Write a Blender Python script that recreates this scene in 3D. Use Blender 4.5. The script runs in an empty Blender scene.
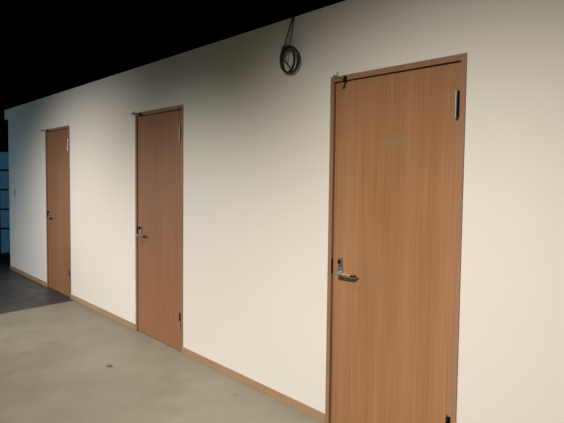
import bpy, bmesh, math, random
from mathutils import Vector, Matrix
random.seed(4)
C = bpy.context.scene.collection

# ------------------------------------------------------------------ helpers
def box(bm, x0, x1, y0, y1, z0, z1, bevel=0.0, mi=0):
    r = bmesh.ops.create_cube(bm, size=1.0)
    vs = r['verts']
    for v in vs:
        v.co.x = x0 + (v.co.x + .5) * (x1 - x0)
        v.co.y = y0 + (v.co.y + .5) * (y1 - y0)
        v.co.z = z0 + (v.co.z + .5) * (z1 - z0)
    fs = list({f for v in vs for f in v.link_faces})
    for f in fs:
        f.material_index = mi
    if bevel:
        es = list({e for v in vs for e in v.link_edges})
        b = bmesh.ops.bevel(bm, geom=es, offset=bevel, segments=2, affect='EDGES', profile=.6)
        for f in b['faces']:
            f.material_index = mi

def cyl(bm, p0, p1, r0, r1=None, seg=20, mi=0):
    r1 = r0 if r1 is None else r1
    p0, p1 = Vector(p0), Vector(p1)
    d = p1 - p0
    q = d.to_track_quat('Z', 'Y').to_matrix().to_4x4()
    m = Matrix.Translation((p0 + p1) / 2) @ q
    r = bmesh.ops.create_cone(bm, cap_ends=True, segments=seg, radius1=r0, radius2=r1, depth=d.length, matrix=m)
    for f in {f for v in r['verts'] for f in v.link_faces}:
        f.material_index = mi

def tube(bm, pts, rad, seg=10, mi=0):
    """sweep a circle (or ellipse-free) section along a polyline"""
    pts = [Vector(p) for p in pts]
    n = len(pts)
    rads = rad if isinstance(rad, (list, tuple)) else [rad] * n
    rings = []
    up = Vector((0.123, 0.31, 0.94)).normalized()
    for i, p in enumerate(pts):
        t = (pts[min(i + 1, n - 1)] - pts[max(i - 1, 0)]).normalized()
        a = up - t * up.dot(t)
        if a.length < 1e-4:
            a = Vector((1, 0, 0)) - t * t.x
        a.normalize()
        up = a
        b = t.cross(a)
        rings.append([bm.verts.new(p + (a * math.cos(k * 2 * math.pi / seg) + b * math.sin(k * 2 * math.pi / seg)) * rads[i]) for k in range(seg)])
    for i in range(n - 1):
        for k in range(seg):
            f = bm.faces.new((rings[i][k], rings[i][(k + 1) % seg], rings[i + 1][(k + 1) % seg], rings[i + 1][k]))
            f.material_index = mi
    bm.faces.new(rings[0][::-1]).material_index = mi
    bm.faces.new(rings[-1]).material_index = mi

def obj(name, bm, mats, parent=None, smooth=False):
    bmesh.ops.recalc_face_normals(bm, faces=bm.faces)
    me = bpy.data.meshes.new(name)
    bm.to_mesh(me)
    bm.free()
    for m in (mats if isinstance(mats, (list, tuple)) else [mats]):
        me.materials.append(m)
    if smooth:
        for p in me.polygons:
            p.use_smooth = True
        try:
            me.set_sharp_from_angle(angle=math.radians(40))
        except Exception:
            pass
    o = bpy.data.objects.new(name, me)
    C.objects.link(o)
    if parent:
        o.parent = parent
    return o

def struct(name, bm, m, label=None, cat=None, parent=None):
    o = obj(name, bm, m, parent)
    if parent is None:
        o['kind'] = 'structure'
        if label:
            o['label'] = label
            o['category'] = cat
    return o

def NB():
    return bmesh.new()

# ------------------------------------------------------------------ materials
def mat(name, base=(.8, .8, .8), rough=.5, metal=0.0, spec=.5):
    m = bpy.data.materials.new(name)
    m.use_nodes = True
    b = m.node_tree.nodes['Principled BSDF']
    b.inputs['Base Color'].default_value = (*base, 1)
    b.inputs['Roughness'].default_value = rough
    b.inputs['Metallic'].default_value = metal
    b.inputs['Specular IOR Level'].default_value = spec
    return m

def N(m, kind, **kw):
    n = m.node_tree.nodes.new(kind)
    for k, v in kw.items():
        setattr(n, k, v)
    return n

def L(m, a, b):
    m.node_tree.links.new(a, b)

def coords(m, scale=(1, 1, 1), per_object=False):
    tc = N(m, 'ShaderNodeTexCoord')
    mp = N(m, 'ShaderNodeMapping')
    mp.inputs['Scale'].default_value = scale
    src = tc.outputs['Object']
    if per_object:
        oi = N(m, 'ShaderNodeObjectInfo')
        ad = N(m, 'ShaderNodeVectorMath', operation='MULTIPLY_ADD')
        L(m, oi.outputs['Location'], ad.inputs[0])
        ad.inputs[1].default_value = (1.37, 1.0, 0.9)
        L(m, tc.outputs['Object'], ad.inputs[2])
        src = ad.outputs[0]
    L(m, src, mp.inputs['Vector'])
    return mp.outputs['Vector']

def ramp(m, fac, stops):
    r = N(m, 'ShaderNodeValToRGB')
    e = r.color_ramp.elements
    while len(e) < len(stops):
        e.new(.5)
    for i, (p, c) in enumerate(stops):
        e[i].position = p
        e[i].color = (*c, 1)
    L(m, fac, r.inputs['Fac'])
    return r.outputs['Color']

def noise(m, vec, scale, detail=4, rough=.55, dist=0):
    n = N(m, 'ShaderNodeTexNoise')
    n.inputs['Scale'].default_value = scale
    n.inputs['Detail'].default_value = detail
    n.inputs['Roughness'].default_value = rough
    n.inputs['Distortion'].default_value = dist
    L(m, vec, n.inputs['Vector'])
    return n.outputs['Fac']

def mixc(m, fac, a, b, mode='MIX'):
    x = N(m, 'ShaderNodeMix', data_type='RGBA', blend_type=mode)
    if isinstance(fac, (int, float)):
        x.inputs[0].default_value = fac
    else:
        L(m, fac, x.inputs[0])
    for s, v in ((6, a), (7, b)):
        if isinstance(v, tuple):
            x.inputs[s].default_value = (*v, 1)
        else:
            L(m, v, x.inputs[s])
    return x.outputs[2]

def bump(m, h, strength, dist=.002):
    b = N(m, 'ShaderNodeBump')
    b.inputs['Strength'].default_value = strength
    b.inputs['Distance'].default_value = dist
    L(m, h, b.inputs['Height'])
    L(m, b.outputs['Normal'], m.node_tree.nodes['Principled BSDF'].inputs['Normal'])

def P(m):
    return m.node_tree.nodes['Principled BSDF']

# white wallpapered partition
M_wall = mat('wallpaper', rough=.85, spec=.2)
v = coords(M_wall)
c = ramp(M_wall, noise(M_wall, v, .9, 3), [(.3, (.77, .735, .66)), (.7, (.795, .76, .685))])
L(M_wall, c, P(M_wall).inputs['Base Color'])
bump(M_wall, noise(M_wall, v, 220, 2), .12, .001)

def wood(name, dark, mid, light, smudge=False, per=True):
    m = mat(name, rough=.42, spec=.35)
    v1 = coords(m, (9, 9, .22), per)
    v2 = coords(m, (70, 70, 1.1), per)
    v3 = coords(m, (1.6, 1.6, .5), per)
    a = noise(m, v1, 1.6, 5, .6, .35)
    b = noise(m, v2, 1.5, 3, .6)
    g = noise(m, v3, 1.2, 2)
    col = ramp(m, a, [(.28, dark), (.5, mid), (.74, light)])
    col = mixc(m, .5, col, ramp(m, b, [(.3, dark), (.68, light)]))
    col = mixc(m, .30, col, ramp(m, g, [(.32, (.62, .56, .5)), (.65, (1.12, 1.14, 1.16))]), 'MULTIPLY')
    if smudge:                                     # pale grey residue rubbed on the upper part of this door
        tc = N(m, 'ShaderNodeTexCoord')
        mp = N(m, 'ShaderNodeMapping')
        mp.inputs['Location'].default_value = (-.482, 0, -1.706)
        L(m, tc.outputs['Object'], mp.inputs['Vector'])
        mp2 = N(m, 'ShaderNodeMapping')
        mp2.inputs['Scale'].default_value = (8.5, 0, 26)
        L(m, mp.outputs['Vector'], mp2.inputs['Vector'])
        ln = N(m, 'ShaderNodeVectorMath', operation='LENGTH')
        L(m, mp2.outputs['Vector'], ln.inputs[0])
        mr = N(m, 'ShaderNodeMapRange')
        mr.inputs['From Min'].default_value = 1.1
        mr.inputs['From Max'].default_value = .3
        mr.inputs['To Max'].default_value = 1
        L(m, ln.outputs['Value'], mr.inputs['Value'])
        ml = N(m, 'ShaderNodeMath', operation='MULTIPLY')
        L(m, mr.outputs['Result'], ml.inputs[0])
        nz = noise(m, coords(m, (14, 1, 30)), 1.6, 3)
        L(m, nz, ml.inputs[1])
        col = mixc(m, ml.outputs[0], col, (.30, .21, .13))
    L(m, col, P(m).inputs['Base Color'])
    bump(m, b, .06, .0006)
    return m

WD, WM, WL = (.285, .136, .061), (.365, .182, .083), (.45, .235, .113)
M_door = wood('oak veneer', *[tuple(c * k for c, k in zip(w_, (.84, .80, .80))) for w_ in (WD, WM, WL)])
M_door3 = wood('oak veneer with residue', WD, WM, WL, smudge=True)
M_frame = wood('oak frame veneer', (.25, .135, .075), (.32, .18, .105), (.38, .22, .135))
M_base = wood('oak baseboard', (.35, .218, .127), (.40, .258, .157), (.46, .305, .188), per=False)
# baseboard grain runs along x: turn its mapping scales
for n in M_base.node_tree.nodes:
    if n.bl_idname == 'ShaderNodeMapping':
        s = n.inputs['Scale'].default_value
        n.inputs['Scale'].default_value = (s[2], s[1], s[0])

M_steel = mat('satin steel', (.42, .39, .34), .4, .75)
M_dark = mat('dark bronze metal', (.035, .028, .022), .45, .6)
M_tip_shade = mat('shaded lever tip', (.02, .017, .014), .6)
M_chrome = mat('bright nickel', (.60, .57, .52), .3, .8)
for m_ in (M_steel, M_dark, M_chrome):
    L(m_, ramp(m_, noise(m_, coords(m_, (60, 60, 60)), 3, 2), [(.3, (.25, .25, .25)), (.7, (.42, .42, .42))]), P(m_).inputs['Roughness'])
M_gap = mat('shadowed rebate', (.045, .022, .012), .8)
M_cable = mat('dark olive cable sheath', (.030, .028, .016), .5)
L(M_cable, ramp(M_cable, noise(M_cable, coords(M_cable), 30, 2), [(.3, (.020, .018, .010)), (.7, (.042, .038, .022))]), P(M_cable).inputs['Base Color'])
M_plastic = mat('white plastic', (.55, .54, .50), .4)
M_black = mat('black painted ceiling', (.003, .003, .003), .9, spec=0)
M_grey = mat('dim plaster', (.02, .02, .02), .85, spec=.1)
M_darkwall = mat('dark far wall', (.010, .011, .013), .8, spec=.1)
M_alu = mat('dark window aluminium', (.015, .019, .022), .45, .3)

# concrete floor: beige grey, cloudy, with scuffs
M_floor = mat('beige concrete', rough=.6, spec=.3)
v = coords(M_floor)
a = noise(M_floor, v, 1.1, 6, .6, .4)
b = noise(M_floor, v, 4.5, 5, .65)
col = ramp(M_floor, a, [(.3, (0.197, 0.181, 0.134)), (.52, (0.231, 0.217, 0.160)), (.72, (0.256, 0.244, 0.186))])
col = mixc(M_floor, .35, col, ramp(M_floor, b, [(.3, (0.181, 0.165, 0.122)), (.7, (0.269, 0.256, 0.195))]))
spk = noise(M_floor, v, 38, 2, .5)
col = mixc(M_floor, ramp(M_floor, spk, [(.22, (.5, .5, .5)), (.28, (0, 0, 0))]), col, (.15, .138, .10))
for (sx, sy, rr, k) in ((-2.967, -.312, .075, .5), (-1.068, -.201, .028, .4), (-.718, -.178, .040, .5), (-1.45, -.52, .10, .12)):
    tc = N(M_floor, 'ShaderNodeTexCoord')
    ds = N(M_floor, 'ShaderNodeVectorMath', operation='DISTANCE')
    L(M_floor, tc.outputs['Object'], ds.inputs[0])
    ds.inputs[1].default_value = (sx, sy, 0)
    mr = N(M_floor, 'ShaderNodeMapRange')
    mr.inputs['From Min'].default_value = rr
    mr.inputs['From Max'].default_value = rr * .2
    mr.inputs['To Max'].default_value = k
    L(M_floor, ds.outputs['Value'], mr.inputs['Value'])
    col = mixc(M_floor, mr.outputs['Result'], col, (.14, .13, .10))
# light falloff away from the wall, painted as a darker floor colour
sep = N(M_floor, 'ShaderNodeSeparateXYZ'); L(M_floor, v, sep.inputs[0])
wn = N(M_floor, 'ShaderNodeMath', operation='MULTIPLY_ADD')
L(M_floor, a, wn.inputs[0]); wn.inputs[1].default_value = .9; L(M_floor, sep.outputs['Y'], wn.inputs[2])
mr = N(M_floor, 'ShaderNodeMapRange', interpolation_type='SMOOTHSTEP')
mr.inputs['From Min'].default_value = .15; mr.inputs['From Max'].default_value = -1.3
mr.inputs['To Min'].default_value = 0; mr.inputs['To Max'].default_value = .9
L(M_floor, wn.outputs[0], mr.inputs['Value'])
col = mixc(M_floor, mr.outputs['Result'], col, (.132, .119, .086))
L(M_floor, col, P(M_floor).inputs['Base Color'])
L(M_floor, ramp(M_floor, b, [(.3, (.45, .45, .45)), (.7, (.68, .68, .68))]), P(M_floor).inputs['Roughness'])
bump(M_floor, b, .08, .002)

# dark floor beyond the joint
M_floor2 = mat('charcoal floor', rough=.5, spec=.35)
v = coords(M_floor2)
col = ramp(M_floor2, noise(M_floor2, v, 2.2, 5, .6), [(.3, (.034, .033, .0315)), (.7, (.060, .058, .055))])
L(M_floor2, col, P(M_floor2).inputs['Base Color'])
L(M_floor2, ramp(M_floor2, noise(M_floor2, v, 6, 4), [(.3, (.35, .35, .35)), (.7, (.6, .6, .6))]), P(M_floor2).inputs['Roughness'])

M_glass = mat('frosted window glass', (.75, .9, 1.0), .25)
P(M_glass).inputs['Transmission Weight'].default_value = 1
P(M_glass).inputs['IOR'].default_value = 1.15
L(M_glass, ramp(M_glass, noise(M_glass, coords(M_glass), 40, 2), [(.3, (.2, .2, .2)), (.7, (.34, .34, .34))]), P(M_glass).inputs['Roughness'])

# ------------------------------------------------------------------ the setting
X0, X1, Y0, Y1, ZC = -8.0, 6.0, -7.5, 5.0, 3.7
WX, WT, WH = -7.3125, .12, 2.525          # partition: left end, thickness, height
DW, DH = .921, 2.10                       # outer size of a door frame
DX = (-5.437, -2.689, 0.0)                # left edges of the three door frames
SEAM_A, SEAM_B = (-4.40, 0.0), (-2.45, -7.5)

bm = NB()                                 # beige floor right of the joint
vs = [bm.verts.new((x, y, 0)) for x, y in (SEAM_A, SEAM_B, (X1, Y0), (X1, Y1), (-4.40, Y1))]
f = bm.faces.new(vs)
g = bmesh.ops.extrude_face_region(bm, geom=[f])
for e in g['geom']:
    if isinstance(e, bmesh.types.BMVert):
        e.co.z = -.12
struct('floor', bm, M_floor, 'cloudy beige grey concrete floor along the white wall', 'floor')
bm = NB()                                 # charcoal floor left of it
vs = [bm.verts.new((x, y, 0)) for x, y in (SEAM_A, (-4.40, Y1), (X0, Y1), (X0, Y0), SEAM_B)]
f = bm.faces.new(vs)
g = bmesh.ops.extrude_face_region(bm, geom=[f])
for e in g['geom']:
    if isinstance(e, bmesh.types.BMVert):
        e.co.z = -.12
struct('floor', bm, M_floor2, 'dark charcoal floor at the far left end', 'floor')

bm = NB(); box(bm, X0 - .15, X1 + .15, Y0 - .15, Y1 + .15, ZC, ZC + .15)
struct('ceiling', bm, M_black, 'unlit black ceiling above the wall', 'ceiling')

bm = NB()                                 # the partition with its three openings
xs = [WX] + [e for x in DX for e in (x + .004, x + DW - .004)] + [X1]
for i in range(0, len(xs), 2):
    box(bm, xs[i], xs[i + 1], 0, WT, 0, WH)
for x in DX:
    box(bm, x + .004, x + DW - .004, 0, WT, DH - .004, WH)
bmesh.ops.remove_doubles(bm, verts=bm.verts, dist=1e-5)
struct('wall_front', bm, M_wall, 'long white partition wall with three wooden doors', 'wall')
bm = NB(); box(bm, WX - .21, WX, .0, WT, WH - .15, WH)
struct('trim_1', bm, M_wall, 'short white beam end at the top left of the wall', 'trim')
bm = NB(); box(bm, X0, X1, Y0 - .15, Y0, 0, ZC)
struct('wall_back', bm, M_grey)
bm = NB(); box(bm, X1, X1 + .15, Y0, Y1, 0, ZC)
struct('wall_right', bm, M_grey)
bm = NB(); box(bm, X0, X1, Y1, Y1 + .15, 0, ZC)
struct('wall_rear', bm, M_darkwall)
wy0, wy1, wz0, wz1 = -1.35, 1.85, .12, 1.92
bm = NB()
box(bm, X0 - .15, X0, Y0, wy0, 0, ZC); box(bm, X0 - .15, X0, wy1, Y1, 0, ZC)
box(bm, X0 - .15, X0, wy0, wy1, 0, wz0); box(bm, X0 - .15, X0, wy0, wy1, wz1, ZC)
struct('wall_left', bm, M_darkwall, 'dark wall past the left end holding the blue window', 'wall')

# gridded window at the far left, dusk behind it
bm = NB()
fx0, fx1 = X0 - .09, X0 - .02
box(bm, fx0, fx1, wy0, wy1, wz0, wz0 + .05); box(bm, fx0, fx1, wy0, wy1, wz1 - .04, wz1)
box(bm, fx0, fx1, wy0, wy0 + .04, wz0, wz1); box(bm, fx0, fx1, wy1 - .04, wy1, wz0, wz1)
for k in range(1, 7):
    y = wy0 + (wy1 - wy0) * k / 7
    box(bm, fx0 + .01, fx1 - .01, y - .012, y + .012, wz0 + .05, wz1 - .04)
for z in (1.575, 1.245, .915, .585):
    box(bm, fx0 + .012, fx1 - .008, wy0 + .04, wy1 - .04, z - .014, z + .014)
win = struct('window_1', bm, M_alu, 'dusky blue gridded window beyond the left end of the wall', 'window')
bm = NB(); box(bm, X0 - .062, X0 - .056, wy0 + .02, wy1 - .02, wz0 + .02, wz1 - .02)
obj('pane', bm, M_glass, win)

# baseboards between the doors
def baseboard(name, x0, x1, label):
    bm = NB()
    box(bm, x0, x1, -.008, 0, 0, .06, .0015)
    struct(name, bm, M_base, label, 'baseboard')
baseboard('baseboard_left', WX, DX[0], 'tan wooden baseboard left of the leftmost door')
baseboard('baseboard_center_left', DX[0] + DW, DX[1], 'tan wooden baseboard between the leftmost and middle doors')
baseboard('baseboard_center_right', DX[1] + DW, DX[2], 'tan wooden baseboard between the middle and rightmost doors')
baseboard('baseboard_right', DX[2] + DW, X1, 'tan wooden baseboard right of the rightmost door')

# ------------------------------------------------------------------ doors
FW = .030        # frame face width
FO = -.006       # frame stands proud of the wall
LF = .009        # door face lies behind the frame face
def make_door(name, label):
    d = bpy.data.objects.new(name, None)
    C.objects.link(d)
    d['kind'] = 'structure'; d['label'] = label; d['category'] = 'door'
    # frame: two jambs and a head, with the stop behind the leaf
    bm = NB()
    box(bm, 0, FW, FO, WT + .006, 0, DH, .0012)
    box(bm, DW - FW, DW, FO, WT + .006, 0, DH, .0012)
    box(bm, FW, DW - FW, FO, WT + .006, DH - FW, DH, .0012)
    fr = obj('door_frame', bm, M_frame, d)
    bm = NB()
    box(bm, FW, FW + .018, .056, .075, 0, DH - FW); box(bm, DW - FW - .018, DW - FW, .056, .075, 0, DH - FW)
    box(bm, FW + .018, DW - FW - .018, .056, .075, DH - FW - .018, DH - FW)
    obj('stop_strip', bm, M_gap, fr)
    bm = NB()
    box(bm, FW + .0035, DW - FW - .003, LF, LF + .040, .006, DH - FW - .0045, .001)
    obj('door_panel', bm, M_door, d)
    # strike plate let into the latch jamb
    bm = NB()
    box(bm, FW - .001, FW + .0012, FO + .001, .05, .935, 1.022, 0)
    obj('strike_plate', bm, M_dark, fr)
    # flag hinges at the right edge: dark let-in plate, bright two-piece knuckle
    for zc in (1.866, .270):
        bm = NB()
        box(bm, DW - FW - .020, DW - FW + .002, LF - .0035, LF + .001, zc - .062, zc + .062, .0008)
        h = obj('hinge', bm, M_dark, d)
        bm = NB()
        hx, hy = DW - FW - .0215, LF - .013
        cyl(bm, (hx, hy, zc - .066), (hx, hy, zc - .002), .0068)
        up = 1 if zc < 1 else 0           # the lower hinges carry a dark upper knuckle
        cyl(bm, (hx, hy, zc + .002), (hx, hy, zc + .066), .0068, mi=up)
        cyl(bm, (hx, hy, zc - .003), (hx, hy, zc + .003), .0050)
        cyl(bm, (hx, hy, zc + .066), (hx, hy, zc + .071), .0068, .003, mi=up)
        cyl(bm, (hx, hy, zc - .071), (hx, hy, zc - .066), .003, .0068)
        box(bm, hx - .003, hx + .003, hy + .003, LF, zc - .062, zc + .062)
        obj('knuckle', bm, [M_chrome, M_dark], h, True)
    # lock: thumb turn plate above, lever rose below
    bm = NB()
    box(bm, .078, .114, LF - .008, LF, .992, 1.034, .003)
    tp = obj('thumb_turn_plate', bm, M_steel, d, True)
    bm = NB()
    cyl(bm, (.096, LF - .008, 1.013), (.096, LF - .012, 1.013), .011)
    box(bm, .0925, .0995, LF - .024, LF - .011, 1.000, 1.026, .002)
    obj('thumb_turn', bm, M_dark, tp, True)
    bm = NB()
    box(bm, .076, .118, LF - .009, LF, .930, .988, .003)
    rs = obj('lever_rose', bm, M_steel, d, True)
    bm = NB()
    lz = .945
    ly = LF - .040
    cyl(bm, (.098, LF - .008, lz), (.098, ly - .004, lz), .0105)
    pts = [(.090, ly, lz), (.10, ly, lz), (.15, ly + .001, lz), (.195, ly + .003, lz - .001), (.214, ly + .006, lz - .001)]
    tube(bm, pts, [.0078, .0092, .0090, .0086, .0082], 14)
    obj('lever_handle', bm, M_steel, rs, True)
    bm = NB()                             # turned-in end of the lever, its shade and wood reflection painted dark
    tube(bm, [(.212, ly + .0055, lz - .001), (.226, ly + .009, lz - .001), (.236, ly + .015, lz - .001), (.240, ly + .024, lz - .001)],
         [.0083, .0082, .0078, .0070], 14)
    obj('lever_tip', bm, M_tip_shade, rs, True)
    # rod stop on the frame head near the latch corner
    bm = NB()
    sx, sz = .122, DH - .021
    cyl(bm, (sx, FO + .001, sz), (sx, FO - .005, sz), .0155)
    cyl(bm, (sx, FO - .004, sz), (sx, FO - .020, sz), .0115, .009)
    st = obj('door_stop', bm, M_dark, d, True)
    bm = NB()
    tube(bm, [(sx, FO - .018, sz), (sx, FO - .045, sz), (sx, FO - .074, sz)], .0082, 14)
    cyl(bm, (sx, FO - .070, sz), (sx, FO - .088, sz), .0115, .010)
    cyl(bm, (sx, FO - .062, sz), (sx, FO - .062, sz + .028), .0055)
    obj('stop_rod', bm, M_steel, st, True)
    return d

def copy_tree(o, parent=None):
    c = o.copy()
    C.objects.link(c)
    if parent:
        c.parent = parent
    for ch in list(o.children):
        copy_tree(ch, c)
    return c

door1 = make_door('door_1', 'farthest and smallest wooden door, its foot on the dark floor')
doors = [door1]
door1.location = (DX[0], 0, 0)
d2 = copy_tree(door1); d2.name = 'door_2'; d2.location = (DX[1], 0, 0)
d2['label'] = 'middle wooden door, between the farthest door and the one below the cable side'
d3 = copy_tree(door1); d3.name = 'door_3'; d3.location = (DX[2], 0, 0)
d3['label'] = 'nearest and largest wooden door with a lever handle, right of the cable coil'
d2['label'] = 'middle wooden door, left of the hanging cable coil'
for ch in d3.children:
    if ch.name.startswith('door_panel'):
        ch.data = ch.data.copy()
        ch.data.materials[0] = M_door3

# ------------------------------------------------------------------ things
# cable looped over the top of the wall, coiled at its end
bm = NB()
cx, cz = -.366, 2.254
R = .0046
def smooth_path(p, it=2):
    p = [Vector(q) for q in p]
    for _ in range(it):
        p = [p[0]] + [(p[i - 1] + p[i] * 2 + p[i + 1]) / 4 for i in range(1, len(p) - 1)] + [p[-1]]
    return p
def fine(p, n=6):
    out = []
    for i in range(len(p) - 1):
        for k in range(n):
            out.append(Vector(p[i]).lerp(Vector(p[i + 1]), k / n))
    return out + [Vector(p[-1])]
# from behind the wall, over its top edge, down the bowed left strand and into the coil
pts = fine([(-.335, .11, WH + .006), (-.345, .05, WH + .008), (-.352, .002, WH + .006), (-.356, -.010, WH - .012), (-.366, -.016, WH - .05),
       (-.386, -.022, WH - .10), (-.398, -.028, WH - .15), (-.404, -.032, WH - .19)], 3)
turns, nper = 5, 32
for i in range(turns * nper + 6):
    a = math.radians(125) + i * 2 * math.pi / nper
    t = i / nper
    w_ = .5 + .5 * math.tanh(2.2 * math.sin(t * 2 * math.pi / 2.1 + .6))
    rx = .068 + .022 * w_
    rz = .081 + .004 * math.sin(2.9 * t)
    ox = (rx - .078) + .004 * math.sin(t * 3.7)
    y = -.020 - .016 * (.5 + .5 * math.sin(t * 2.1)) - .007 * math.sin(a)
    pts.append((cx + ox + rx * math.cos(a), y, cz + .004 * math.sin(t * 2.3) + rz * math.sin(a)))
tube(bm, smooth_path(pts), R, 8)
# second, thinner strand rising beside the first
tube(bm, smooth_path(fine([(-.338, .05, WH + .004), (-.346, .002, WH + .004), (-.350, -.008, WH - .012), (-.354, -.010, WH - .06), (-.360, -.014, WH - .12),
      (-.366, -.022, WH - .18), (-.364, -.030, WH - .21), (-.340, -.034, WH - .235)]), 6), .0027, 8)
# loose tail crossing the coil
tube(bm, smooth_path(fine([(-.400, -.040, 2.350), (-.408, -.052, 2.315), (-.396, -.056, 2.278), (-.378, -.056, 2.25), (-.356, -.052, 2.225), (-.332, -.044, 2.20)]), 6), R, 8)
tube(bm, smooth_path(fine([(-.395, -.036, 2.345), (-.380, -.050, 2.318), (-.374, -.056, 2.29), (-.388, -.052, 2.265), (-.404, -.046, 2.27)]), 6), .004, 8)
# binding turns where the strand meets the coil
for k in range(3):
    ring = [(-.406 + .013 * math.cos(q), -.032 + .018 * math.sin(q), 2.318 + k * .008 + .003 * math.sin(q)) for q in [j * 2 * math.pi / 16 for j in range(17)]]
    tube(bm, ring, .0040, 8)
cab = obj('cable_coil', bm, M_cable, None, True)
cab['label'] = 'dark coiled cable hanging from the top edge of the white wall'
cab['category'] = 'cable'

# wall switch plate near the far left end
bm = NB()
box(bm, -7.015, -6.945, -.008, 0, 1.165, 1.285, .002)
sw = obj('light_switch', bm, M_plastic)
sw['label'] = 'small pale switch plate on the wall left of the farthest door'
sw['category'] = 'light switch'
bm = NB()
box(bm, -6.995, -6.965, -.012, -.007, 1.19, 1.26, .001)
obj('rocker', bm, M_plastic, sw)

# chip of debris on the concrete
bm = NB()
r = bmesh.ops.create_icosphere(bm, subdivisions=2, radius=1.0)
for v_ in bm.verts:
    n_ = 1 + .18 * math.sin(7 * v_.co.x + 3 * v_.co.y) + .1 * math.sin(9 * v_.co.z)
    v_.co = Vector((v_.co.x * .026 * n_, v_.co.y * .017 * n_, max(v_.co.z, -.6) * .009 * n_))
lo = min(v_.co.z for v_ in bm.verts)
for v_ in bm.verts:
    v_.co.z -= lo
M_chip = mat('dark grit', (.06, .055, .045), .8)
L(M_chip, ramp(M_chip, noise(M_chip, coords(M_chip), 60, 2), [(.3, (.075, .068, .054)), (.7, (.13, .118, .095))]), P(M_chip).inputs['Base Color'])
chip = obj('debris_chip', bm, M_chip)
chip.location = (-1.815, -.63, 0)
chip.rotation_euler = (0, 0, .6)
chip['label'] = 'small dark chip of debris lying on the beige concrete floor'
chip['category'] = 'debris'

# ------------------------------------------------------------------ light
def lamp(x, y, z, power, color, half, tilt, radius=.20):
    l = bpy.data.lights.new('ceiling_spot', 'SPOT')
    l.energy = power
    l.color = color
    l.spot_size = math.radians(2 * half)
    l.spot_blend = 1.0
    l.shadow_soft_size = radius
    o = bpy.data.objects.new('ceiling_spot', l)
    o.location = (x, y, z)
    o.rotation_euler = (math.radians(tilt), 0, 0)
    C.objects.link(o)
lamp(-4.06, -3.264, 2.439, 562, (1.0, .945, .90), 57.3, 40.6)
lamp(-1.617, -1.323, 3.402, 270, (1.0, .985, .945), 57.1, -6.2)
lamp(0.851, -3.001, 3.431, 960, (1.0, .935, .865), 57.4, 19.6)
l = bpy.data.lights.new('blue_fill', 'AREA')            # added weak blue fill for the far-left wall, no window behind it
l.shape = 'RECTANGLE'; l.size = 1.6; l.size_y = 1.8; l.energy = 16; l.color = (.5, .78, 1.0)
o = bpy.data.objects.new('blue_fill', l)
o.location = (-7.7, -2.4, 1.0)
o.rotation_euler = Vector((.25, 1, 0)).to_track_quat('-Z', 'Z').to_euler()
C.objects.link(o)

w = bpy.data.worlds.new('dusk')
bpy.context.scene.world = w
w.use_nodes = True
w.node_tree.nodes['Background'].inputs['Color'].default_value = (.15, .36, .52, 1)
w.node_tree.nodes['Background'].inputs['Strength'].default_value = .13

# ------------------------------------------------------------------ camera
yaw, pitch, roll = -0.8904177, -0.0584316, 0.0116392
fw = Vector((math.sin(yaw) * math.cos(pitch), math.cos(yaw) * math.cos(pitch), math.sin(pitch)))
r = Vector((math.cos(yaw), -math.sin(yaw), 0))
u = r.cross(fw)
r2 = math.cos(roll) * r + math.sin(roll) * u
u2 = -math.sin(roll) * r + math.cos(roll) * u
cam = bpy.data.cameras.new('camera')
cam.sensor_fit = 'HORIZONTAL'
cam.sensor_width = 36
cam.lens = 36 * 579.536 / 564
co = bpy.data.objects.new('camera', cam)
C.objects.link(co)
M3 = Matrix((r2, u2, -fw)).transposed()
co.matrix_world = Matrix.Translation((2.52674, -2.40973, 1.50439)) @ M3.to_4x4()
bpy.context.scene.camera = co

vs_ = bpy.context.scene.view_settings
vs_.view_transform = 'Standard'
vs_.look = 'None'
vs_.exposure = 0
